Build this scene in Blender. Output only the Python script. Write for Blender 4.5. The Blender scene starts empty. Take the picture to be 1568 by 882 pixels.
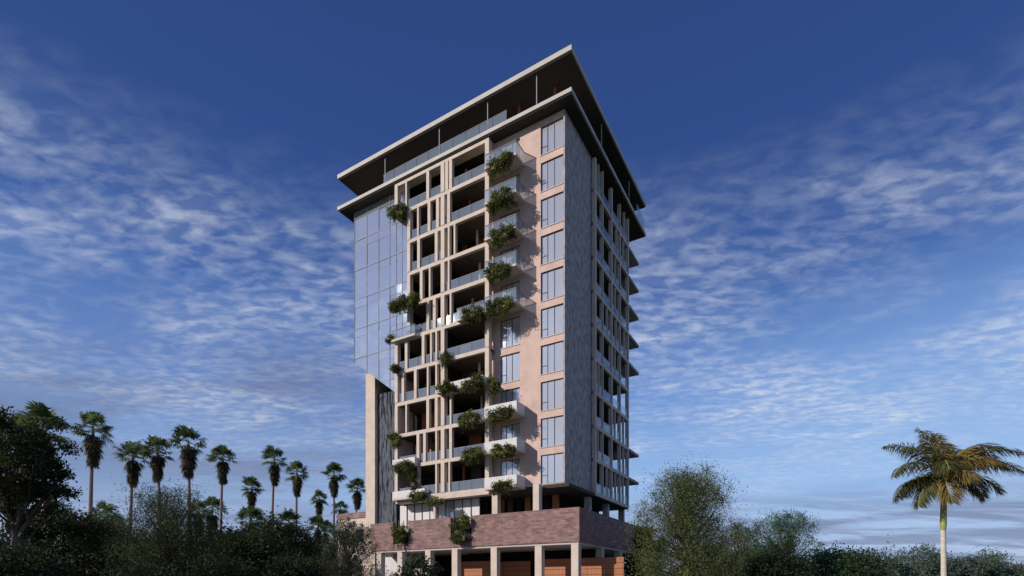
import bpy, math, random
import numpy as np
from mathutils import Vector, Matrix
random.seed(7); rng=np.random.default_rng(7)
sc=bpy.context.scene
sc.view_settings.view_transform='Standard'; sc.view_settings.look='None'; sc.view_settings.exposure=0

# ---------------------------------------------------------------- camera
F=820.0; CX=784.0; HY=900.0; EYE=1.7
cd=bpy.data.cameras.new('camera'); cam=bpy.data.objects.new('camera',cd); sc.collection.objects.link(cam)
cam.location=(0,0,EYE); cam.rotation_euler=(math.radians(90),0,0)
cd.sensor_width=36; cd.lens=F/1568*36; cd.shift_y=(HY-441)/1568; cd.clip_end=6000; cd.clip_start=.1
sc.camera=cam

# ---------------------------------------------------------------- materials
def newmat(name):
    m=bpy.data.materials.new(name); m.use_nodes=True
    nt=m.node_tree; b=nt.nodes['Principled BSDF']; return m,nt,b
def mottled(name,c1,c2,scale=1.5,rough=.85,bump=.15,bscale=25,streak=None,detail=8,spec=.5):
    m,nt,b=newmat(name); n=nt.nodes; l=nt.links
    b.inputs['Specular IOR Level'].default_value=spec
    tc=n.new('ShaderNodeTexCoord'); mp=n.new('ShaderNodeMapping')
    if streak: mp.inputs['Scale'].default_value=streak
    l.new(tc.outputs['Object'],mp.inputs['Vector'])
    no=n.new('ShaderNodeTexNoise'); no.inputs['Scale'].default_value=scale; no.inputs['Detail'].default_value=detail; no.inputs['Roughness'].default_value=.65
    l.new(mp.outputs[0],no.inputs['Vector'])
    r=n.new('ShaderNodeValToRGB'); r.color_ramp.elements[0].position=.32; r.color_ramp.elements[1].position=.68
    r.color_ramp.elements[0].color=(*c1,1); r.color_ramp.elements[1].color=(*c2,1)
    l.new(no.outputs['Fac'],r.inputs[0]); l.new(r.outputs[0],b.inputs['Base Color'])
    b.inputs['Roughness'].default_value=rough
    if bump:
        n2=n.new('ShaderNodeTexNoise'); n2.inputs['Scale'].default_value=bscale; n2.inputs['Detail'].default_value=4
        l.new(tc.outputs['Object'],n2.inputs['Vector'])
        bp=n.new('ShaderNodeBump'); bp.inputs['Strength'].default_value=bump; bp.inputs['Distance'].default_value=.02
        l.new(n2.outputs['Fac'],bp.inputs['Height']); l.new(bp.outputs[0],b.inputs['Normal'])
    return m
M={}
M['plaster']=mottled('plaster_pink_beige',(.45,.325,.285),(.58,.44,.39),.9)
M['frame']=mottled('cast_stone_frame',(.46,.395,.34),(.57,.50,.44),1.2)
M['concrete']=mottled('board_concrete',(.17,.155,.16),(.46,.42,.42),2.2,streak=(1,1,.6),bump=.4)
M['soffitshade']=mottled('shaded_soffit',(.07,.055,.05),(.11,.09,.08),1.3)  # beige slab darkened in its colour to stand for loggia shade
M['roofedge']=mottled('roof_edge_metal',(.38,.36,.34),(.46,.44,.42),.6,rough=.7)
M['soffit']=mottled('dark_timber_soffit',(.022,.017,.016),(.042,.032,.029),3,streak=(1,8,1))
M['dark']=mottled('interior_shade',(.010,.010,.012),(.022,.02,.022),2,bump=0,spec=.1)  # near-black colour painted in for the shade inside rooms and recesses
M['wood']=mottled('timber_cladding',(.24,.085,.035),(.40,.15,.06),2,streak=(8,8,.4),rough=.6)
M['white']=mottled('white_render',(.52,.52,.54),(.62,.62,.63),1.5)
M['metal']=mottled('bronze_frame',(.05,.045,.045),(.08,.07,.07),3,rough=.5,bump=0,spec=.2)
M['lightmetal']=mottled('aluminium_mullion',(.22,.25,.29),(.32,.35,.39),3,rough=.7,bump=0,spec=.2)
M['curtain']=mottled('curtain_cloth',(.45,.45,.47),(.7,.7,.72),6,streak=(4,4,.1),bump=0)
M['asphalt']=mottled('asphalt',(.04,.04,.042),(.06,.06,.06),3)
M['grass']=mottled('grass',(.035,.06,.02),(.07,.09,.03),.4)
M['paving']=mottled('paving_concrete',(.2,.19,.18),(.28,.27,.26),1)
M['bark']=mottled('bark',(.05,.04,.032),(.11,.09,.075),3,streak=(3,3,.6),bump=.6)
M['palmbark']=mottled('palm_bark',(.17,.115,.10),(.29,.2,.18),2,streak=(1,1,5),bump=.5)
M['palmgrey']=mottled('smooth_palm_trunk',(.36,.33,.28),(.55,.52,.45),2,streak=(.6,.6,5),bump=.3)
M['crownshaft']=mottled('crownshaft_green',(.16,.2,.04),(.32,.34,.09),2,streak=(2,2,.6),rough=.45,bump=.1)
M['roofwhite']=mottled('paint_white',(.75,.75,.75),(.82,.82,.8),2,bump=0)
# dark stone with thin pale vertical veins
m,nt,b=newmat('dark_veined_stone'); n=nt.nodes; l=nt.links
tc=n.new('ShaderNodeTexCoord'); mp=n.new('ShaderNodeMapping'); mp.inputs['Scale'].default_value=(3,3,.25); l.new(tc.outputs['Object'],mp.inputs['Vector'])
no=n.new('ShaderNodeTexNoise'); no.inputs['Scale'].default_value=1.5; no.inputs['Detail'].default_value=12; no.inputs['Roughness'].default_value=.7; l.new(mp.outputs[0],no.inputs['Vector'])
r=n.new('ShaderNodeValToRGB'); cr=r.color_ramp; cr.elements[0].position=.45; cr.elements[0].color=(.012,.017,.026,1); cr.elements[1].position=.62; cr.elements[1].color=(.02,.026,.036,1)
e=cr.elements.new(.525); e.color=(.14,.16,.19,1)
l.new(no.outputs['Fac'],r.inputs[0]); l.new(r.outputs[0],b.inputs['Base Color']); b.inputs['Roughness'].default_value=.95; b.inputs['Specular IOR Level'].default_value=.05
M['marble']=m
m,nt,b=newmat('red_brick'); n=nt.nodes; l=nt.links
tc=n.new('ShaderNodeTexCoord'); sp=n.new('ShaderNodeSeparateXYZ'); l.new(tc.outputs['Object'],sp.inputs[0])
ad=n.new('ShaderNodeMath'); ad.operation='ADD'; l.new(sp.outputs[0],ad.inputs[0]); l.new(sp.outputs[1],ad.inputs[1])
cb=n.new('ShaderNodeCombineXYZ'); l.new(ad.outputs[0],cb.inputs[0]); l.new(sp.outputs[2],cb.inputs[1])
br=n.new('ShaderNodeTexBrick'); l.new(cb.outputs[0],br.inputs['Vector'])
br.inputs['Color1'].default_value=(.28,.16,.145,1); br.inputs['Color2'].default_value=(.13,.078,.08,1); br.inputs['Mortar'].default_value=(.22,.175,.17,1)
br.inputs['Scale'].default_value=1; br.inputs['Brick Width'].default_value=.5; br.inputs['Row Height'].default_value=.17; br.inputs['Mortar Size'].default_value=.014
no=n.new('ShaderNodeTexNoise'); no.inputs['Scale'].default_value=1.2; no.inputs['Detail'].default_value=6; l.new(tc.outputs['Object'],no.inputs['Vector'])
mx=n.new('ShaderNodeMix'); mx.data_type='RGBA'; mx.blend_type='MULTIPLY'; mx.inputs['Factor'].default_value=.6
l.new(br.outputs['Color'],mx.inputs['A'])
rr=n.new('ShaderNodeValToRGB'); rr.color_ramp.elements[0].position=.3; rr.color_ramp.elements[0].color=(.6,.6,.6,1); rr.color_ramp.elements[1].position=.7; rr.color_ramp.elements[1].color=(1.3,1.3,1.3,1)
l.new(no.outputs['Fac'],rr.inputs[0]); l.new(rr.outputs[0],mx.inputs['B']); l.new(mx.outputs['Result'],b.inputs['Base Color']); b.inputs['Roughness'].default_value=.85
bp=n.new('ShaderNodeBump'); bp.inputs['Strength'].default_value=.5; bp.inputs['Distance'].default_value=.02; bp.invert=True
l.new(br.outputs['Fac'],bp.inputs['Height']); l.new(bp.outputs[0],b.inputs['Normal'])
M['brick']=m
def glassmat(name,col,rough,metal,wob=.0):
    m,nt,b=newmat(name); b.inputs['Base Color'].default_value=(*col,1); b.inputs['Roughness'].default_value=rough; b.inputs['Metallic'].default_value=metal
    n=nt.nodes;l=nt.links
    tc=n.new('ShaderNodeTexCoord'); no=n.new('ShaderNodeTexNoise'); no.inputs['Scale'].default_value=.5; no.inputs['Detail'].default_value=1
    l.new(tc.outputs['Object'],no.inputs['Vector']); bp=n.new('ShaderNodeBump'); bp.inputs['Strength'].default_value=wob; bp.inputs['Distance'].default_value=.1
    l.new(no.outputs['Fac'],bp.inputs['Height']); l.new(bp.outputs[0],b.inputs['Normal'])
    return m
M['curtainglass']=glassmat('reflective_curtain_wall',(.82,.88,.94),.02,.82,.10)
M['window']=glassmat('window_glass',(.62,.66,.72),.05,.55,.12)
M['darkglass']=glassmat('dark_window_glass',(.045,.05,.065),.05,.4,.1)
m,nt,b=newmat('railing_glass'); n=nt.nodes;l=nt.links
b.inputs['Base Color'].default_value=(.36,.44,.54,1); b.inputs['Roughness'].default_value=.02; b.inputs['Metallic'].default_value=.4
tr=n.new('ShaderNodeBsdfTransparent'); tr.inputs[0].default_value=(.8,.88,.95,1); ms=n.new('ShaderNodeMixShader'); ms.inputs[0].default_value=.55
l.new(tr.outputs[0],ms.inputs[1]); l.new(b.outputs[0],ms.inputs[2]); l.new(ms.outputs[0],n['Material Output'].inputs[0]); M['railing']=m
def leafmat(name,trans=.35):
    m,nt,b=newmat(name); n=nt.nodes;l=nt.links
    at=n.new('ShaderNodeAttribute'); at.attribute_name='col'
    l.new(at.outputs['Color'],b.inputs['Base Color']); b.inputs['Roughness'].default_value=.7; b.inputs['Specular IOR Level'].default_value=.25
    t=n.new('ShaderNodeBsdfTranslucent'); l.new(at.outputs['Color'],t.inputs[0])
    ms=n.new('ShaderNodeMixShader'); ms.inputs[0].default_value=trans
    l.new(b.outputs[0],ms.inputs[1]); l.new(t.outputs[0],ms.inputs[2]); l.new(ms.outputs[0],n['Material Output'].inputs[0]); return m
M['leaf']=leafmat('foliage')

# ---------------------------------------------------------------- mesh helpers
def mkobj(name,verts,faces,mats,midx=None,parent=None,cols=None):
    me=bpy.data.meshes.new(name)
    verts=np.asarray(verts,dtype=np.float32)
    me.from_pydata([tuple(v) for v in verts.tolist()],[],faces)
    for mm in mats: me.materials.append(M[mm])
    if midx is not None: me.polygons.foreach_set('material_index',np.asarray(midx,dtype=np.int32))
    if cols is not None:
        a=me.color_attributes.new('col','FLOAT_COLOR','POINT'); c=np.ones((len(verts),4),dtype=np.float32); c[:,:3]=cols; a.data.foreach_set('color',c.ravel())
    me.update()
    o=bpy.data.objects.new(name,me); sc.collection.objects.link(o)
    if parent: o.parent=parent
    return o
class Geo:
    def __init__(s): s.v=[];s.f=[];s.m=[];s.c=[];s.n=0
    def add(s,v,f,mi,c=(.5,.5,.5)):
        v=np.asarray(v,float); s.v.append(v); s.f+= [tuple(int(i)+s.n for i in q) for q in f]; s.m+=[mi]*len(f)
        c=np.asarray(c,float); s.c.append(np.tile(c,(len(v),1)) if c.ndim==1 else c); s.n+=len(v)
    def obj(s,name,mats,**k):
        return mkobj(name,np.concatenate(s.v),s.f,mats,s.m,cols=np.concatenate(s.c),**k)
def tube(g,pts,rad,mi,seg=7):
    pts=[Vector(p) for p in pts]; vs=[];fs=[]
    for i,p in enumerate(pts):
        d=(pts[min(i+1,len(pts)-1)]-pts[max(i-1,0)]).normalized()
        u=d.orthogonal().normalized() if abs(d.z)<.95 else d.cross(Vector((0,1,0))).normalized()
        w=d.cross(u)
        for j in range(seg):
            a=2*math.pi*j/seg; vs.append(p+(u*math.cos(a)+w*math.sin(a))*rad[i])
    for i in range(len(pts)-1):
        for j in range(seg): fs.append((i*seg+j,i*seg+(j+1)%seg,(i+1)*seg+(j+1)%seg,(i+1)*seg+j))
    g.add(vs,fs,mi)
def unit(v): return v/(np.linalg.norm(v,axis=1,keepdims=True)+1e-9)
def leaves(g,C,size,mi,cols,aspect=.5,bias=None):
    N=len(C); u=unit(rng.normal(size=(N,3))+(0 if bias is None else bias)); w=unit(np.cross(u,rng.normal(size=(N,3))))
    s=(size*rng.uniform(.6,1.4,size=(N,1)))
    a=C-u*s; b_=C+w*s*aspect; c=C+u*s; d=C-w*s*aspect
    V=np.stack([a,b_,c,d],1).reshape(-1,3)
    Fc=(np.arange(N)[:,None]*4+np.arange(4)[None]).tolist()
    g.add(V,Fc,mi,np.repeat(cols,4,axis=0))

# ---------------------------------------------------------------- building frame
TH=math.atan2(.5057,.8627); C0=np.array([4.64,47.0])
uL=np.array([-math.cos(TH),math.sin(TH)]); uR=np.array([math.sin(TH),math.cos(TH)])
def W(a,b,z):
    p=C0+a*uL+b*uR; return (p[0],p[1],z)
def af(px,b=0.):    # distance along the front face measured from the survey photo
    r=(px-CX)/F; o=C0+b*uR; return (o[1]*r-o[0])/(uL[0]-r*uL[1])
def bf(px,a=0.):
    r=(px-CX)/F; o=C0+a*uL; return (o[1]*r-o[0])/(uR[0]-r*uR[1])
tower=bpy.data.objects.new('apartment_tower',None); sc.collection.objects.link(tower)
tower.location=(C0[0],C0[1],0); tower.rotation_euler=(0,0,-TH)
B={}
def box(part,mat,a0,a1,b0,b1,z0,z1):
    g=B.setdefault((part,mat),Geo())
    if a0>a1:a0,a1=a1,a0
    if b0>b1:b0,b1=b1,b0
    x0,x1=-a1,-a0
    v=[(x0,b0,z0),(x1,b0,z0),(x1,b1,z0),(x0,b1,z0),(x0,b0,z1),(x1,b0,z1),(x1,b1,z1),(x0,b1,z1)]
    g.add(v,[(3,2,1,0),(4,5,6,7),(0,1,5,4),(1,2,6,5),(2,3,7,6),(3,0,4,7)],0)
def pane_b(part,mat,a0,a1,b,z0,z1,tilt=.006):
    g=B.setdefault((part,mat),Geo()); t=[random.uniform(-tilt,tilt) for _ in range(3)]
    g.add([(-a1,b+t[0],z0),(-a0,b+t[1],z0),(-a0,b+t[1]+t[2],z1),(-a1,b+t[0]+t[2],z1)],[(0,1,2,3)],0)
def pane_a(part,mat,a,b0,b1,z0,z1,tilt=.006):
    g=B.setdefault((part,mat),Geo()); t=[random.uniform(-tilt,tilt) for _ in range(3)]
    g.add([(-a+t[0],b0,z0),(-a+t[1],b1,z0),(-a+t[1]+t[2],b1,z1),(-a+t[0]+t[2],b0,z1)],[(0,1,2,3)],0)
Z0=10.9; FH=3.284; ZT=43.75
def zf(k): return Z0+FH*k
BR=16.3
W1=(.14,2.38); W2=(4.54,6.66); WE=7.9
box('front_wall','plaster',W1[1],W2[0],0,.35,Z0,ZT)
box('front_wall','plaster',W2[1],WE,0,.35,Z0,ZT)
for k in range(10):
    z=zf(k)
    for (w0,w1) in (W1,W2):
        zs=z+2.72; zn=z+FH
        box('front_spandrel','plaster',w0,w1,.003,.347,zs,zn+ (0.12 if k<9 else 0))
        if k==0: box('front_spandrel','plaster',w0,w1,.003,.347,z,z+.12)
        zb=z+.12; f=.05
        box('window_frame','metal',w0,w0+f,.1,.2,zb,zs); box('window_frame','metal',w1-f,w1,.1,.2,zb,zs)
        box('window_frame','metal',w0+f,w1-f,.1,.2,zb,zb+f); box('window_frame','metal',w0+f,w1-f,.1,.2,zs-f,zs)
        mid=w0+(w1-w0)*.42; box('window_frame','metal',mid-.02,mid+.02,.11,.19,zb+f,zs-f)
        m2=w0+(w1-w0)*.72
        box('window_frame','metal',m2-.02,m2+.02,.11,.19,zb+f,zs-f)
        q0=zb+.75; box('window_frame','metal',m2+.02,w1-f,.112,.188,q0,q0+.04)
        for (p,q) in ((w0+f,mid-.02),(mid+.02,m2-.02),(m2+.02,w1-f)): pane_b('window_pane','window',p,q,.15,zb+f,zs-f,.008)
        box('window_sill','frame',w0-.02,w1+.04,-.05,.1,zb-.06,zb-.003)
SB=6.08
box('side_wall','concrete',0,.14,-.003,SB,Z0-.003,ZT-.003)
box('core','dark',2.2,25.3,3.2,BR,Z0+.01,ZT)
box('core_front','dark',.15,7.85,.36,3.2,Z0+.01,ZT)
box('rear_wall','plaster',2.0,25.6,BR,BR+.3,Z0,ZT)
FB=-.9
aR=af(745,FB)
thin={9:[622,655,684,690],8:[640,657,670,687],7:[641,668,687,696],6:[645,658,687],5:[655,665,690],
      4:[622,648,660,668],3:[617,636,655,668],2:[622,655,668,690],1:[640,650,668,690],0:[640,668,688]}
def left_a(k): return af(626,FB) if k in (5,6,7,8) else af(607,FB)
for k in range(10):
    z=zf(k); aL=left_a(k); zt=z+FH
    aLs=max(aL,left_a(k-1) if k>0 else aL)
    box('floor_slab','frame',aR-.25,aLs+.22,FB,FB+.3,z-.2,z+.16)
    box('floor_slab_inner','soffitshade',aR-.25,aLs+.22,FB+.3,3.2,z-.198,z+.158)
    for px in (746,678): a=af(px,FB); box('frame_column','frame',a-.22,a+.22,FB-.05,FB+.5,z+.16,zt-.2)
    box('frame_column','frame',aL-.2,aL+.2,FB-.05,FB+.45,z+.16,zt-.2)
    for px in thin[k]:
        a=af(px,FB); w=.1 if random.random()<.5 else .17
        if a<aL-.5: box('frame_fin','frame',a-w,a+w,FB-.02,FB+.35,z+.16,zt-.2)
    bays=[(aR+.25,af(678,FB)-.22),(af(678,FB)+.22,aL-.2)]
    for bi,(p,q) in enumerate(bays):
        if (k+bi)%4==3: continue
        a=p
        while a<q-.1:
            e=min(a+1.5,q); pane_b('glass_railing','railing',a+.02,e-.02,FB+.12,z+.2,z+1.05,.01); a=e
        box('railing_handrail','lightmetal',p,q,FB+.1,FB+.14,z+1.05,z+1.09)
    a=WE
    while a<aL:
        e=min(a+random.choice((.9,1.2,1.5,2.0)),aL)
        t=random.random(); mat='darkglass' if t<.55 else ('dark' if t<.88 else ('curtain' if t<.91 else ('wood' if t<.97 else 'soffitshade')))
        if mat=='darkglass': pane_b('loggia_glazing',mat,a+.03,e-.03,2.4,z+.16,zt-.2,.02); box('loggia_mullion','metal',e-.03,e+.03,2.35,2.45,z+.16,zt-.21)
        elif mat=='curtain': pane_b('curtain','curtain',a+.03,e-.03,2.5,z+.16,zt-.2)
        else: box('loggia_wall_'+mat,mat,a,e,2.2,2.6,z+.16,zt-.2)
        a=e
    box('loggia_divider','dark',af(678,FB)-.1,af(678,FB)+.1,FB+.5,3.1,z+.161,zt-.201)
    if k%2: box('loggia_divider','dark',af(655,FB)-.1,af(655,FB)+.1,.6,3.1,z+.161,zt-.201)
    a=random.uniform(9,16); box('loggia_post','wood' if random.random()<.5 else 'frame',a,a+.18,.9,1.08,z+.16,zt-.2)
box('top_beam','frame',aR-.25,af(607,FB)+.22,FB,-.0,ZT-.35,ZT-.003)
box('loggia_side','plaster',WE-.003,WE+.15,.003,3.1,Z0,ZT)
def balcony(k,p0,p1,proj,mat='white',h=.95,z=None):
    z=zf(k) if z is None else z
    a0,a1=af(p1,FB),af(p0,FB)
    bb=FB-.06 if a0>aR-.4 else 0
    box('balcony_slab','frame',a0,a1,-proj,bb,z-.2,z)
    if mat=='white':
        box('balcony_parapet','white',a0,a1,-proj,-proj+.1,z+.002,z+h)
        box('balcony_parapet','white',a0,a0+.1,-proj+.1,bb,z+.002,z+h)
        box('balcony_parapet','white',a1-.1,a1,-proj+.1,bb,z+.002,z+h)
    else:
        pane_b('balcony_glass','railing',a0,a1,-proj+.04,z,z+h); pane_a('balcony_glass','railing',a0+.03,-proj+.04,bb,z,z+h)
        box('railing_handrail','lightmetal',a0,a1,-proj,-proj+.08,z+h,z+h+.04); box('railing_handrail','lightmetal',a0,a0+.08,-proj+.08,bb,z+h,z+h+.04)
for k in (9,8,7,6,5): balcony(k,748,796,1.6,'glass',1.1)
for k in (2,1,0): balcony(k,748,797,1.6,'white',.9)
balcony(3,676,746,1.7,'white',.6)
balcony(1,606,640,1.4,'white',.7); balcony(0,606,655,1.4,'white',.7)
balcony(5,705,746,1.5,'glass'); balcony(5,604,640,1.4,'glass',.9)
sp_b=[SB+.12,bf(917),bf(931),bf(944),BR-.14]
box('side_core','dark',2.0,2.2,SB,BR,Z0,ZT)
for k in range(10):
    z=zf(k); zt=z+FH
    box('side_slab','frame',-.45,-.2,SB,BR,z-.2,z+.14)
    box('side_slab_inner','soffitshade',-.2,2.0,SB,BR,z-.198,z+.138)
    for i,bb in enumerate(sp_b): w=.14 if i in(0,2,4) else .08; box('side_column','frame',-.47,-.1,bb-w,bb+w,z+.14,zt-.2)
    for i in range(4):
        if random.random()<.4:
            q=(sp_b[i]+sp_b[i+1])/2+random.uniform(-.3,.3); box('side_fin','frame',-.44,-.2,q-.06,q+.06,z+.14,zt-.2)
        pane_a('side_glass_railing','railing',-.38,sp_b[i]+.15,sp_b[i+1]-.15,z+.16,z+1.05)
        mat=random.choice(['darkglass','darkglass','dark','wood'])
        if mat=='wood': box('side_wall_wood','wood',1.7,1.9,sp_b[i],sp_b[i+1],z+.14,zt-.2)
        else: pane_a('side_glazing',mat,1.85,sp_b[i]+.05,sp_b[i+1]-.05,z+.16,zt-.22)
    box('side_divider','concrete',-.05,1.98,SB+.01,SB+.25,z+.141,zt-.201)
for k in (9,8,7,6,5,2,1):
    z=zf(k); box('rear_balcony','concrete',-.45,7,BR+.31,20.1,z-.16,z+.12)
# --- glass volume
GL=25.84
def gbot(a): return 22.35+(a-19.6)/(GL-19.6)*(26.97-22.35)
ga=[af(p,0) for p in (627,616,607,597,580,562,543)]; ga[-1]=GL
zr=[Z0+FH*k*1.0 for k in range(3,11)]
zrow=[]
for i,z in enumerate(zr[:-1]): zrow+= [z,z+FH*.72]
zrow.append(ZT)
def clip(poly):
    out=[]
    for i in range(len(poly)):
        p,q=poly[i],poly[(i+1)%len(poly)]; dp=p[1]-gbot(p[0]); dq=q[1]-gbot(q[0])
        if dp>=0: out.append(p)
        if dp*dq<0: t=dp/(dp-dq); out.append((p[0]+(q[0]-p[0])*t,p[1]+(q[1]-p[1])*t))
    return out
for i in range(len(ga)-1):
    a0,a1=ga[i],ga[i+1]
    for j in range(len(zrow)-1):
        z0,z1=zrow[j],zrow[j+1]
        if i<2 and z0<zf(5)-.5: continue
        po=[(a1,z0),(a0,z0),(a0,z1),(a1,z1)]
        if i>=2: po=clip(po)
        if len(po)<3: continue
        g=B.setdefault(('curtain_wall_pane','curtainglass'),Geo()); t0,t1,t2=[random.uniform(-.012,.012) for _ in range(3)]
        g.add([(-a,t0+t1*(a-a0)/(a1-a0)+t2*(zz-z0)/(z1-z0),zz) for a,zz in po],[tuple(range(len(po)))],0)
        if j%2==1 and j<len(zrow)-2 and (i<2 or max(gbot(a0),gbot(a1))<z1-.05): box('curtain_transom','lightmetal',a0,a1,-.04,.05,z1-.035,z1+.035)
for i,a in enumerate(ga):
    zb=gbot(a) if i>1 else zf(5); box('curtain_mullion','lightmetal',a-.02,a+.02,-.05,.06,zb,ZT)
g=B.setdefault(('curtain_volume_underside','darkglass'),Geo())
ag=ga[2]
g.add([(-ag,.02,gbot(ag)),(-GL,.02,gbot(GL)),(-GL,10,gbot(GL)),(-ag,10,gbot(ag))],[(0,1,2,3)],0)
g.add([(-GL,.02,gbot(GL)),(-GL,10,gbot(GL)),(-GL,10,ZT),(-GL,.02,ZT)],[(0,1,2,3)],0)
box('rear_pier','frame',af(574,1.2),af(560,1.2),1.2,8,0,26)
box('veined_stone_wall','marble',af(607,1.6),af(574.5,1.6),1.6,2.2,0,23.5)
box('left_return','plaster',18.6,19.2,FB+.5,1.5,Z0,zf(4))
# --- roof slabs
O=1.13; RA=27.35; RB=20.7
def roof(zb,zt,part):
    box(part+'_edge','roofedge',-O,RA,-O,RB,zb+.12,zt)
    box(part+'_soffit','soffit',-O+.12,RA-.12,-O+.12,RB-.12,zb,zb+.117)
roof(47.3,47.85,'upper_roof'); roof(43.78,44.24,'lower_roof')
box('penthouse_core','dark',2.6,24.5,2.8,17,44.24,47.3)
a=2.6
while a<24:
    e=a+random.choice((1.1,1.7,2.3)); e=min(e,24.5); t=random.random()
    if t<.7: pane_b('penthouse_glazing','darkglass',a,e-.06,2.76,44.25,47.25,.02)
    else: box('penthouse_wall','wood' if t<.85 else 'dark',a,e-.06,2.5,2.79,44.245,47.29)
    box('penthouse_mullion','metal',e-.06,e,2.7,2.79,44.245,47.29)
    a=e
for bq in np.arange(2.9,17,1.7): pane_a('penthouse_side_glazing','darkglass' if int(bq*3)%3 else 'wood',2.57,bq,bq+1.6,44.25,47.25)
for px in (590,673,747,822): a=af(px,-.7); box('penthouse_post','lightmetal',a-.035,a+.035,-.75,-.68,44.24,47.3)
for px in (795,850): a=af(px,1.2); box('penthouse_timber_post','wood',a-.1,a+.1,1.1,1.3,44.24,47.3)
for bq in (7,15.5): box('penthouse_post','lightmetal',-.75,-.68,bq,bq+.07,44.24,47.3)
a=af(776,-.95)
while a<af(603,-.95):
    pane_b('penthouse_railing','railing',a+.02,a+1.5,-.95,44.26,45.3,.01); a+=1.52
box('railing_handrail','lightmetal',af(776,-.95),a,-.97,-.93,45.3,45.33)
pane_a('penthouse_railing','railing',-1.0,17.5,20.4,44.26,45.9)
# --- tower underside
box('tower_underside','soffit',-.4,19.2,.0,BR,Z0-.3,Z0-.003)
box('base_beam','frame',aR-.25,18.9,FB,-.005,Z0-.45,Z0-.205)
for px in (760,823): a=af(px,-.6); box('transfer_column','frame',a-.3,a+.3,-.9,-.3,7.6,Z0-.21 if px==760 else Z0-.003)
for px in (668,): a=af(px,-.6); box('transfer_column','frame',a-.12,a+.12,-.9,-.6,7.6,Z0-.46)
for bq in (6,11,16): box('transfer_column','concrete',.1,.7,bq,bq+.5,7.6,Z0-.3)
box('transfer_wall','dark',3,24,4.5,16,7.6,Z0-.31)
a=2.2
for i in range(10):
    box('transfer_panel',['wood','dark','metal'][i%3],a,a+.6,3.2,3.48,7.6,Z0-.32); a+=1.0
a=af(735,.4)
while a<af(616,.4):
    pane_b('lobby_glass','window' if random.random()<.35 else 'curtain',a+.03,a+1.0,.4,7.6,Z0-.46,.02); box('lobby_mullion','metal',a-.03,a+.03,.33,.45,7.6,Z0-.46); a+=1.03
# podium
PO=2.39; PL=21.0; PB=19.
gaps=[(af(625,-PO),af(602,-PO)),(af(722,-PO),af(690,-PO))]
cuts=[-PO]+[x for g_ in sorted(gaps) for x in g_]+[PL]
for i in range(0,len(cuts),2): box('brick_parapet','brick',cuts[i],cuts[i+1],-PO,-PO+.35,5.48,8.31)
for g0,g1 in gaps:
    box('planter_recess','metal',g0,g1,-PO+.3,-PO+1.0,5.9,7.1); box('brick_parapet','brick',g0,g1,-PO+.02,-PO+.3,5.48,6.1)
    for t in (0,.33,.66,1): x=g0+(g1-g0)*t; box('planter_post','metal',x-.03,x+.03,-PO+.05,-PO+.11,6.1,8.4)
box('brick_parapet_side','brick',-PO,-PO+.35,-PO+.351,PB,5.48,8.31)
box('brick_parapet_left','brick',PL-.35,PL,-PO+.351,3,5.483,8.307)
box('podium_deck','concrete',-PO+.36,PL-.36,-PO+1.0,PB,7.3,7.6)
box('podium_soffit','roofedge',-PO+.1,PL-.1,-PO+.1,PB,5.3,5.477)
for px in (580,612,655,696,756,824,880):
    a=af(px,-PO+.1); box('podium_column','frame',a-.32,a+.32,-PO+.1,-PO+.7,0,5.297)
for bq in (3,8,13,18): box('podium_column','frame',-PO+.1,-PO+.7,bq,bq+.6,0,5.297)
box('podium_core','dark',2,20,5,PB-.5,0,5.295)
box('garage_wall','dark',-1.5,13,3.8,4.0,3.9,5.29)
for p0,p1 in ((703,750),(765,812),(833,873),(890,955)):
    bd=.4 if p0!=765 else 2.4
    a0,a1=af(p1,bd),af(p0,bd)
    zt=4.3
    n_=9
    for i in range(n_): box('timber_garage_door','wood',a0,a1,bd,bd+.1,i*zt/n_,(i+1)*zt/n_-.03)
    box('garage_door_back','metal',a0,a1,bd+.11,bd+.15,0,zt)
for px in (600,622,645):
    a=af(px,.2); pane_b('shopfront_glass','curtain' if px!=622 else 'window',a-1.1,a+1.1,.2,0,5.0,.02); box('shopfront_mullion','metal',a+1.1,a+1.17,.1,.25,0,5.2)
box('shopfront_wall','frame',af(660,.4),20.5,.4,.6,0,5.29)
for (part,mat),g in B.items():
    g.obj(part,[mat],parent=tower)

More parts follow.
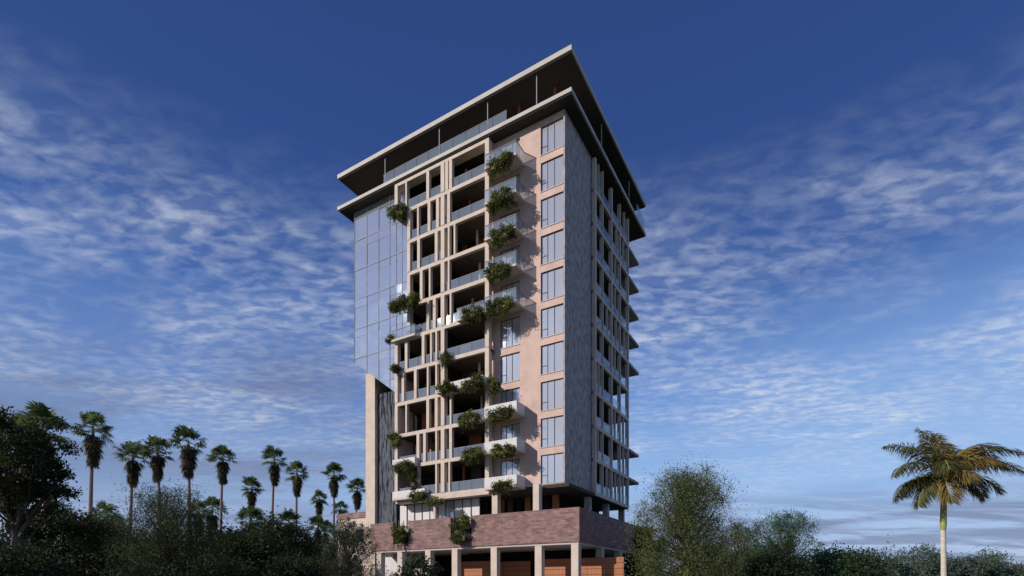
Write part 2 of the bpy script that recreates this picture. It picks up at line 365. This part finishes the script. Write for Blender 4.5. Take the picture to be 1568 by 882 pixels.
# ---------------------------------------------------------------- shrubs on balconies
def shrub(px,py,w,h,b=-1.7):
    a=af(px,b); c=W(a,b,0); z=EYE+(HY-py)*c[1]/F
    s=c[1]/F; w=w*s*1.05; h=h*s*1.0
    g=Geo(); c=np.array([c[0],c[1],z]); d=np.array([-uL[0],-uL[1],0]); e=np.array([uR[0],uR[1],0])
    t=w*.36; P=[]
    for zz in (-.28,.08):
        for (q,r_) in ((-t,-.22),(t,-.22),(t,.3),(-t,.3)): P.append(c+d*q+e*r_+np.array([0,0,zz]))
    g.add(P,[(3,2,1,0),(4,5,6,7),(0,1,5,4),(1,2,6,5),(2,3,7,6),(3,0,4,7)],1)
    ncl=max(10,int(w*h*10))
    for i in range(ncl):
        q=rng.uniform(-.46,.46)*w; zz=rng.uniform(-.42,.40)*h*(1-.6*abs(q/w)); r_=rng.uniform(-.5,.3)
        cc=c+d*q+e*r_+np.array([0,0,zz+.02])
        N=105; pts=cc+rng.normal(size=(N,3))*np.array([.17,.17,.13])
        br_=rng.uniform(.5,1.6); base=np.array([.075,.095,.025]) if rng.random()<.65 else np.array([.15,.16,.045])
        col=base*br_*rng.uniform(.7,1.3,size=(N,1)); leaves(g,pts,.078,0,col,.55)
    for i in range(int(w*4)):
        q=rng.uniform(-.4,.4)*w; L=rng.uniform(.15,.45)*h
        N=40; tt=rng.uniform(0,1,size=(N,1)); pts=c+d*q+e*-.3+np.array([0,0,-.35*h])+tt*np.array([0,0,-L])+rng.normal(size=(N,3))*.06
        leaves(g,pts,.06,0,np.tile(np.array([.06,.08,.02])*rng.uniform(.6,1.4),(N,1)),.5)
    return g.obj('balcony_shrub',['leaf','metal'])
SH=[(767,252,42,28,-1.7),(768,307,42,27,-1.7),(767,362,42,26,-1.7),(765,416,40,24,-1.7),(765,470,42,26,-1.7),(726,481,36,22,-1.7),
(685,594,28,18,-1.9),(725,586,36,24,-1.9),(756,592,12,34,-1.2),(766,636,42,20,-1.8),(719,643,34,22,-1.7),(769,691,40,20,-1.8),(725,697,36,22,-1.5),
(770,746,38,18,-1.8),(610,325,28,24,-1.2),(620,466,50,22,-1.8),(618,715,32,18,-1.7),(641,760,26,16,-1.5),(684,550,16,22,-1.0),(600,520,9,12,-1.),(608,676,10,22,-1.1),(604,668,10,10,-1.1),(634,740,8,40,-1.1),(668,768,26,10,-1.2),
(613,818,22,32,-2.6),(707,800,30,26,-2.6),(705,824,28,14,-2.7),(607,566,8,10,-1.1)]
for s_ in SH: shrub(*s_)

# ---------------------------------------------------------------- trees
def P(px,Y): return (px-CX)/F*Y
def Hh(py,Y): return EYE+(HY-py)*Y/F
def tree(name,px,Y,top,wpx,base=0.0,ncl=60,nl=220,leaf=.16,c1=(.035,.055,.02),c2=(.075,.1,.03),crown0=.25,shape='round',clr=.11,lean=0,trunks=1):
    H=Hh(top,Y)-base; Wd=wpx/F*Y; g=Geo(); X=P(px,Y)
    c1=np.array(c1);c2=np.array(c2)
    for t_ in range(trunks):
        off=np.array([rng.uniform(-.3,.3),rng.uniform(-.3,.3),0])*(trunks>1)
        tp=[(0+off[0],off[1],0),(lean*.3+off[0]*2,off[1]*2,H*.25),(lean*.6+rng.uniform(-.2,.2)*Wd*.2,0,H*.5),(lean+rng.uniform(-.1,.1)*Wd,0,H*.78)]
        tube(g,tp,[H*.028/trunks**.5,H*.021/trunks**.5,H*.014,H*.004],1,8)
    tp=np.array([list(map(float,p)) for p in tp])
    for i in range(ncl):
        v=rng.normal(size=3); v/=np.linalg.norm(v); rad=rng.uniform(.25,1)**.5
        cz=(crown0+1)/2; hz=(1-crown0)/2
        if shape=='plume':
            t=rng.uniform(0,1)**.9; zz=crown0+t*(1-crown0)*.93; rr_=max(.16,math.sin(math.pi*min(1,.25+t*.66))**.6)*.5*rng.uniform(.15,1.0)
            an=rng.uniform(0,2*math.pi); lump=1+.25*math.sin(an*3+zz*9)
            c=np.array([math.cos(an)*rr_*Wd*lump+lean*zz,math.sin(an)*rr_*Wd,zz*H])
        else:
            c=np.array([v[0]*rad*Wd*.45+lean,v[1]*rad*Wd*.45,(cz+v[2]*rad*hz*.88)*H])
        t=np.clip(c[2]/H*.7,.1,.75); k=min(2,int(t/.27)); f=(t-k*.27)/.27; s=tp[k]*(1-f)+tp[k+1]*f
        mid=(s+c)/2+rng.normal(size=3)*.06*Wd*.5+np.array([0,0,-.02*H])
        tube(g,[s,mid,c],[H*.0065,H*.004,H*.0015],1,4)
        sg=Wd*clr*rng.uniform(.6,1.25)
        br_=rng.uniform(0,1)
        if shape=='plume':
            d=np.array([v[0]*.5,v[1]*.5,1.]); L=H*.12*rng.uniform(.6,1.5); tt=rng.uniform(-.6,1,size=(nl,1))
            pts=c+tt*d*L*.6+rng.normal(size=(nl,3))*sg*.6*(1.25-np.clip(tt,0,1)); bias=np.array([0,0,.8])+v*.5; asp=.22
        else:
            pts=c+rng.normal(size=(nl,3))*sg*np.array([1,1,.62]); bias=None; asp=.5
        col=(c1*(1-br_)+c2*br_)*rng.uniform(.65,1.35,size=(nl,1))
        leaves(g,pts,leaf,0,col,asp,bias)
    o=g.obj(name,['leaf','bark']); o.location=(X,Y,base); return o
tree('feathery_tree',1050,40,722,165,ncl=240,nl=300,leaf=.085,c1=(.045,.068,.025),c2=(.155,.185,.065),crown0=.06,shape='plume',trunks=3)
tree('feathery_tree',1203,46,786,125,ncl=120,nl=260,leaf=.085,c1=(.02,.065,.025),c2=(.065,.15,.055),crown0=.05,shape='plume',trunks=3)
tree('feathery_tree',1130,50,803,120,ncl=100,nl=240,leaf=.1,c1=(.035,.05,.02),c2=(.10,.12,.05),crown0=.05,shape='plume')
tree('broadleaf_tree',1295,62,834,120,ncl=60,nl=260,leaf=.14,c1=(.018,.04,.018),c2=(.05,.085,.035),crown0=.1)
tree('broadleaf_tree',985,58,795,70,ncl=50,nl=260,leaf=.14,c1=(.025,.04,.016),c2=(.06,.08,.03),crown0=.1)
tree('broadleaf_tree',1190,40,850,100,ncl=50,nl=260,leaf=.1,c1=(.02,.035,.015),c2=(.05,.06,.028),crown0=.05)
# left
tree('large_shade_tree',18,30,616,158,ncl=74,nl=230,leaf=.10,c1=(.015,.022,.008),c2=(.045,.055,.018),crown0=.42,clr=.062,lean=.5)
tree('large_shade_tree',95,36,770,130,ncl=50,nl=300,leaf=.11,c1=(.012,.022,.009),c2=(.042,.054,.019),crown0=.15)
tree('feathery_tree',258,42,750,165,ncl=200,nl=290,leaf=.085,c1=(.02,.035,.014),c2=(.07,.095,.034),crown0=.06,shape='plume',trunks=3)
tree('feathery_tree',172,46,790,120,ncl=100,nl=270,leaf=.09,c1=(.018,.032,.014),c2=(.05,.068,.027),crown0=.05,shape='plume')
tree('broadleaf_tree',350,50,815,110,ncl=55,nl=280,leaf=.12,c1=(.014,.025,.009),c2=(.045,.06,.021),crown0=.05)
tree('broadleaf_tree',428,52,788,110,ncl=65,nl=280,leaf=.12,c1=(.014,.025,.010),c2=(.05,.068,.024),crown0=.1)
tree('broadleaf_tree',30,26,835,140,ncl=45,nl=260,leaf=.08,c1=(.012,.02,.01),c2=(.03,.04,.016),crown0=.05)
tree('feathery_tree',532,38,798,95,ncl=110,nl=260,leaf=.075,c1=(.035,.048,.026),c2=(.095,.11,.06),crown0=.05,shape='plume',trunks=2)
tree('broadleaf_tree',320,38,852,150,ncl=55,nl=260,leaf=.1,c1=(.012,.02,.01),c2=(.04,.05,.02),crown0=.05)
tree('broadleaf_tree',460,40,850,110,ncl=50,nl=260,leaf=.1,c1=(.012,.02,.01),c2=(.04,.05,.02),crown0=.05)
tree('young_tree',640,30,848,70,ncl=45,nl=70,leaf=.09,c1=(.02,.03,.015),c2=(.06,.08,.04),crown0=.3,clr=.09)
def treeline(name,x0,x1,Y,topf,leaf,n,c1,c2):
    g=Geo(); c1=np.array(c1);c2=np.array(c2)
    for i in range(n):
        px=rng.uniform(x0,x1); y=Y*rng.uniform(.92,1.1); h=Hh(topf(px),y)*rng.uniform(.55,.96); X=P(px,y); r=h*.11
        for q in range(3):
            c=np.array([X,y,h*(1-.27*q)]); N=130; br_=rng.uniform(0,1)
            leaves(g,c+rng.normal(size=(N,3))*np.array([r,r,r*.7]),leaf,0,(c1*(1-br_)+c2*br_)*rng.uniform(.7,1.3,size=(N,1)),.6)
        tube(g,[(X,y,0),(X,y,h*.8)],[.2,.05],1,4)
    g.obj(name,['leaf','bark'])
treeline('distant_tree_line',1080,1640,150,lambda p:854+11*math.sin(p*.021)+8*math.sin(p*.057)- (10 if p>1510 else 0)-(10 if p<1340 else 0),.28,250,(.05,.085,.07),(.11,.15,.115))  # distance haze put into the paler, bluer leaf colours
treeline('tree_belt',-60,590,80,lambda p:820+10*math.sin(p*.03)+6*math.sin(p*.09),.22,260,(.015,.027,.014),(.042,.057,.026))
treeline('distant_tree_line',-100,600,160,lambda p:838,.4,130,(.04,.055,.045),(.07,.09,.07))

# ---------------------------------------------------------------- fan palms
def fan_palm_mesh(Ht,R,seed):
    r=np.random.default_rng(seed); g=Geo()
    lean=r.uniform(-.7,.7)
    n=9; pts=[(lean*(i/n)**2,0,Ht*i/n) for i in range(n+1)]
    tube(g,pts,[.42-.24*(i/n)**.5 for i in range(n+1)],1,9)
    top=np.array([lean,0,Ht])
    def fan(top,dirv,L,fr,col,fold,nS=15):
        d=dirv/np.linalg.norm(dirv); base=top+np.array([0,0,r.uniform(-.25,.25)])
        hub=base+d*L; side=np.cross(d,[0,0,1]); side/=np.linalg.norm(side)+1e-9; up=np.cross(side,d)
        vs=[base-side*.025,base+side*.025,hub+side*.025,hub-side*.025]; g.add(vs,[(0,1,2,3)],0,col*.9)
        V=[];Fc=[];K=[]
        for i in range(nS):
            an=math.radians(-110+220*i/(nS-1))+r.uniform(-.06,.06); q=fr*(.75+.25*math.cos(an*.8))*r.uniform(.85,1.12)
            dr=d*math.cos(an)+side*math.sin(an); pw=np.cross(dr,up)
            m_=hub+dr*q*.6-up*(fold*abs(math.sin(an)))*q*.3; tip=hub+dr*q+np.array([0,0,-.26*q*r.uniform(.5,1.4)])-up*(fold*abs(math.sin(an)))*q*.4
            wd=q*.075; o=len(V); V+=[hub,m_+pw*wd,tip,m_-pw*wd]; Fc.append((o,o+1,o+2,o+3)); K+=[col*r.uniform(.7,1.3)]*4
        g.add(V,Fc,0,np.array(K))
    for i in range(38):
        az=r.uniform(0,6.283); el=math.radians(r.uniform(-30,85)); col=np.array([.08,.115,.04])*r.uniform(.55,1.8)
        fan(top,np.array([math.cos(az)*math.cos(el),math.sin(az)*math.cos(el),math.sin(el)]),R*.52*r.uniform(.75,1.15),R*.46*r.uniform(.8,1.15),col,.4)
    for i in range(95):
        az=r.uniform(0,6.283); el=math.radians(r.uniform(-88,-45)); t=r.uniform(0,1)
        col=np.array([.085,.07,.042])*r.uniform(.5,1.4)
        fan(top+np.array([0,0,-R*1.3*t]),np.array([math.cos(az)*math.cos(el),math.sin(az)*math.cos(el),math.sin(el)]),R*.38*(1-.45*t),R*.42*(1-.4*t),col,.8,11)
    return g
fp=[(137,630,52),(198,674,42),(246,668,44),(291,653,45),(337,681,38),(384,729,31),(415,684,36),(453,707,34),(486,749,26),(511,709,32),(543,731,28),
(72,620,66),(40,634,50),(168,767,42),(380,774,40),(440,780,36),(490,789,32),(518,766,26),(320,760,36),(75,760,42),(300,766,32),(497,797,26),(405,800,26)]
for i,(px,top,w) in enumerate(fp):
    Y=4.4*F/w; H=Hh(top,Y); R=2.9*random.uniform(.95,1.08)
    g=fan_palm_mesh(H-R*.85,R,100+i); o=g.obj('fan_palm',['leaf','palmbark']); o.location=(P(px,Y),Y,0)

# ---------------------------------------------------------------- feather palm on the right
g=Geo(); Y=24.6; X=P(1445,Y); r=np.random.default_rng(5)
zb=Hh(812,Y); zc=Hh(738,Y)
tube(g,[(0,0,0),(.02,0,zb*.3),(0,0,zb*.7),(-.02,0,zb)],[.15,.125,.11,.10],1,14)
tube(g,[(-.02,0,zb),(-.02,0,zb+.25),(0,0,(zb+zc)/2),(0,0,zc-.2),(0,0,zc+.35)],[.105,.135,.125,.10,.08],2,14)
fr=[(180,40,2.9,95),(172,8,2.6,75),(165,62,3.1,75),(140,78,2.7,35),(100,85,2.4,35),(200,70,2.6,60),(190,55,3.0,80),(60,72,2.8,60),(30,58,3.3,85),(5,50,3.5,95),(-15,32,3.4,85),(-40,55,3.2,100),(10,40,3.4,80),(20,66,3.3,95),
(15,12,2.8,80),(-70,45,2.4,100),(230,38,2.5,95),(260,25,2.2,100),(330,5,2.3,80),(190,-15,2.1,60),(90,30,2.2,100),(120,20,2.2,90),(0,72,3.2,110),(240,-20,1.9,60),(300,-20,1.9,60)]
for (az,el,L,dr) in fr:
    az=math.radians(az+r.uniform(-8,8)); e=math.radians(el); p=np.array([0,0,zc+.25]); n=26; pts=[p.copy()]; ds=[]
    for i in range(n):
        t=i/n; ee=e-math.radians(dr)*t**1.3; d=np.array([math.cos(az)*math.cos(ee)+.22*t,math.sin(az)*math.cos(ee),math.sin(ee)]); d/=np.linalg.norm(d)
        p=p+d*L/n; pts.append(p.copy()); ds.append(d)
    tube(g,[tuple(q) for q in pts],[.035*(1-.8*i/n)+.004 for i in range(n+1)],2,5)
    frond_lit_tone=np.array([.24,.18,.06]) if r.random()<.45 else np.array([.08,.085,.03])*r.uniform(.5,1.1)  # sunlit gold painted into some fronds, the rest a darker green
    V=[];Fc=[];K=[]
    for i in range(2,n):
        d=ds[i]; side=np.cross(d,[0,0,1]); side/=np.linalg.norm(side)+1e-9; up=np.cross(side,d)
        for s in (-1,1):
            for q in range(5):
                b0=pts[i]+d*(L/n)*(q/5); t=i/n; ln=.85*math.sin(math.pi*min(1,.2+t*.74))*r.uniform(.75,1.1)
                dd=side*s*.7+d*.6+up*r.uniform(-.3,.5)+np.array([.25,0,-.3]); dd/=np.linalg.norm(dd)
                mid=b0+dd*ln*.5; tip=b0+dd*ln+np.array([.08,0,-.35*ln]); wv=np.cross(dd,up); wv/=np.linalg.norm(wv)+1e-9; wv=wv*.6+up*.4*r.uniform(-1,1)
                o=len(V); V+=[b0,mid+wv*.03,tip,mid-wv*.03]; Fc.append((o,o+1,o+2,o+3)); K+=[frond_lit_tone*r.uniform(.6,1.4)]*4
    g.add(V,Fc,0,np.array(K))
o=g.obj('feather_palm',['leaf','palmgrey','crownshaft']); o.location=(X,Y,0)

# ---------------------------------------------------------------- ground, road, neighbour
def sheet(name,pts,z,mat):
    mkobj(name,[(x,y,z) for x,y in pts],[tuple(range(len(pts)))],[mat])
sheet('ground',[(-3000,-600),(3000,-600),(3000,4000),(-3000,4000)],0,'grass')
sheet('road',[(-400,2),(400,2),(400,14),(-400,14)],.004,'asphalt')
gk=Geo()
for y in (1.7,14.0):
    gk.add([(-400,y,0),(400,y,0),(400,y+.3,0),(-400,y+.3,0),(-400,y,.13),(400,y,.13),(400,y+.3,.13),(-400,y+.3,.13)],[(4,5,6,7),(0,1,5,4),(2,3,7,6)],0)
gk.obj('kerb',['paving'])
gm=Geo()
for i in range(-60,60): gm.add([(i*6,7.9,.008),(i*6+3,7.9,.008),(i*6+3,8.05,.008),(i*6,8.05,.008)],[(0,1,2,3)],0)
gm.obj('road_marking',['roofwhite'])
sheet('pavement',[(-400,14.31),(400,14.31),(400,17),(-400,17)],.12,'paving')
sheet('forecourt',[W(-14,-4,0)[:2],W(-14,25,0)[:2],W(26,25,0)[:2],W(26,-14,0)[:2],W(-6,-20,0)[:2]],.012,'paving')
nb=bpy.data.objects.new('neighbouring_low_house',None); sc.collection.objects.link(nb); nb.location=(P(537,66),66,0); nb.rotation_euler=(0,0,-TH)
def hb(n_,mat,x0,x1,y0,y1,z0,z1):
    gg=Geo(); gg.add([(x0,y0,z0),(x1,y0,z0),(x1,y1,z0),(x0,y1,z0),(x0,y0,z1),(x1,y0,z1),(x1,y1,z1),(x0,y1,z1)],[(3,2,1,0),(4,5,6,7),(0,1,5,4),(1,2,6,5),(2,3,7,6),(3,0,4,7)],0); gg.obj(n_,[mat],parent=nb)
hb('walls','frame',-2.2,6,0,6,0,10.2); hb('parapet','brick',-2.3,6.1,-.1,6.1,10.2,10.9)
for i in range(3): hb('window','darkglass',-1.5+i*2.4,-.2+i*2.4,-.05,.02,7.2,8.8); hb('window_sill','white',-1.6+i*2.4,-.1+i*2.4,-.12,.02,7.08,7.195)
hb('door','wood',5,5.95,-.05,.02,0,2.2)

# ---------------------------------------------------------------- light
SE=math.radians(27); SX,SY=-.93,-.37; sdir=Vector((SX*math.cos(SE),SY*math.cos(SE),math.sin(SE)))
ld=bpy.data.lights.new('sun','SUN'); ld.energy=4.9; ld.angle=math.radians(.6); ld.color=(1,.88,.77)
so=bpy.data.objects.new('sun',ld); sc.collection.objects.link(so); so.rotation_euler=(-sdir).to_track_quat('-Z','Y').to_euler(); so.location=(-50,-40,60)
w=bpy.data.worlds.new('World'); sc.world=w; w.use_nodes=True; nt=w.node_tree; n=nt.nodes; l=nt.links
bg=n['Background']; bg.inputs[1].default_value=.1
sky=n.new('ShaderNodeTexSky'); sky.sky_type='NISHITA'; sky.sun_disc=False; sky.sun_elevation=SE; sky.sun_rotation=math.atan2(SX,SY); sky.air_density=1.0; sky.dust_density=.6; sky.ozone_density=2.5
tc=n.new('ShaderNodeTexCoord'); sp=n.new('ShaderNodeSeparateXYZ'); l.new(tc.outputs['Generated'],sp.inputs[0])
def math_(op,a,b=None,c=None,clamp=False):
    m=n.new('ShaderNodeMath'); m.operation=op; m.use_clamp=clamp
    for i,x in enumerate((a,b,c)):
        if x is None: continue
        if isinstance(x,(int,float)): m.inputs[i].default_value=x
        else: l.new(x,m.inputs[i])
    return m.outputs[0]
def ramp(x,els,interp='LINEAR'):
    r=n.new('ShaderNodeValToRGB'); cr=r.color_ramp; cr.interpolation=interp
    while len(cr.elements)<len(els): cr.elements.new(.5)
    for e,(p,c) in zip(cr.elements,els):
        e.position=p; e.color=(*c,1) if isinstance(c,tuple) else (c,c,c,1)
    l.new(x,r.inputs[0]); return r.outputs[0]
def mix(f,a,b_,bt='MIX'):
    m=n.new('ShaderNodeMix'); m.data_type='RGBA'; m.blend_type=bt; m.clamp_factor=True
    if isinstance(f,(int,float)): m.inputs['Factor'].default_value=f
    else: l.new(f,m.inputs['Factor'])
    for s,x in (('A',a),('B',b_)):
        if isinstance(x,tuple): m.inputs[s].default_value=(*x,1)
        else: l.new(x,m.inputs[s])
    return m.outputs['Result']
def noise(v,scale,detail=4,rough=.55,dist=0):
    t=n.new('ShaderNodeTexNoise'); t.inputs['Scale'].default_value=scale; t.inputs['Detail'].default_value=detail; t.inputs['Roughness'].default_value=rough; t.inputs['Distortion'].default_value=dist
    l.new(v,t.inputs['Vector']); return t.outputs['Fac']
z=math_('MAXIMUM',sp.outputs[2],0.0)
grad=ramp(z,[(0,(.48,.55,.70)),(.08,(.40,.52,.76)),(.18,(.28,.47,.82)),(.33,(.12,.26,.63)),(.48,(.046,.12,.38)),(.60,(.027,.072,.26)),(.8,(.022,.054,.20))])
g10=n.new('ShaderNodeVectorMath'); g10.operation='SCALE'; g10.inputs['Scale'].default_value=10; l.new(grad,g10.inputs[0])
base=mix(.92,sky.outputs[0],g10.outputs[0])
# brighter low sky to the right (thin haze)
hz=math_('MULTIPLY',ramp(sp.outputs[0],[(.08,0.0),(.55,1.0)]),ramp(z,[(.05,.5),(.18,1.0),(.30,.75),(.46,0.0)]))
base=mix(math_('MULTIPLY',hz,.6),base,(3.3,5.2,8.4))
den=math_('ADD',z,.06)
px_=math_('DIVIDE',sp.outputs[0],den); py_=math_('DIVIDE',sp.outputs[1],den)
cb=n.new('ShaderNodeCombineXYZ'); l.new(px_,cb.inputs[0]); l.new(py_,cb.inputs[1])
mp=n.new('ShaderNodeMapping'); mp.inputs['Rotation'].default_value=(0,0,math.radians(35)); mp.inputs['Scale'].default_value=(1,1.7,1); l.new(cb.outputs[0],mp.inputs['Vector'])
mack=ramp(noise(mp.outputs[0],14,4,.5,.3),[(.40,0.0),(.66,1.0)])
wisp=ramp(noise(mp.outputs[0],1.8,8,.62,.6),[(.38,0.0),(.70,1.0)])
patch=ramp(noise(cb.outputs[0],.9,3,.5,.2),[(.32,0.0),(.54,1.0)])
elev=ramp(z,[(.05,.2),(.2,.4),(.30,.8),(.42,1.0),(.50,.62),(.57,.12),(.62,0.0)])
c1=math_('MULTIPLY',math_('MULTIPLY',math_('ADD',math_('MULTIPLY',math_('MULTIPLY',mack,math_('ADD',wisp,.3)),.85),math_('MULTIPLY',wisp,.34)),patch),elev)
col=mix(math_('MULTIPLY',c1,1.0,clamp=True),base,(6.6,7.2,8.3))
mp2=n.new('ShaderNodeMapping'); mp2.inputs['Scale'].default_value=(.25,.6,1); mp2.inputs['Location'].default_value=(3.1,.7,0); l.new(cb.outputs[0],mp2.inputs['Vector'])
st=ramp(noise(mp2.outputs[0],1.5,7,.55,.4),[(.42,0.0),(.60,1.0)])
el2=ramp(z,[(0.0,.1),(.12,.35),(.20,.9),(.33,.85),(.45,0.0)])
lf=ramp(math_('ADD',math_('MULTIPLY',sp.outputs[0],-.8),.5),[(.40,.0),(.8,1.0)])
st2=ramp(noise(mp2.outputs[0],2.6,8,.6,.5),[(.42,0.0),(.56,1.0)])
lowb=math_('MULTIPLY',ramp(z,[(0.0,.3),(.04,.7),(.11,.85),(.17,0.0)]),st2)
f2=math_('MAXIMUM',math_('MULTIPLY',math_('MULTIPLY',math_('ADD',st,.4,clamp=True),el2),lf),lowb)
col=mix(math_('MULTIPLY',f2,.8),col,(1.5,1.8,3.1))
l.new(col,bg.inputs[0])
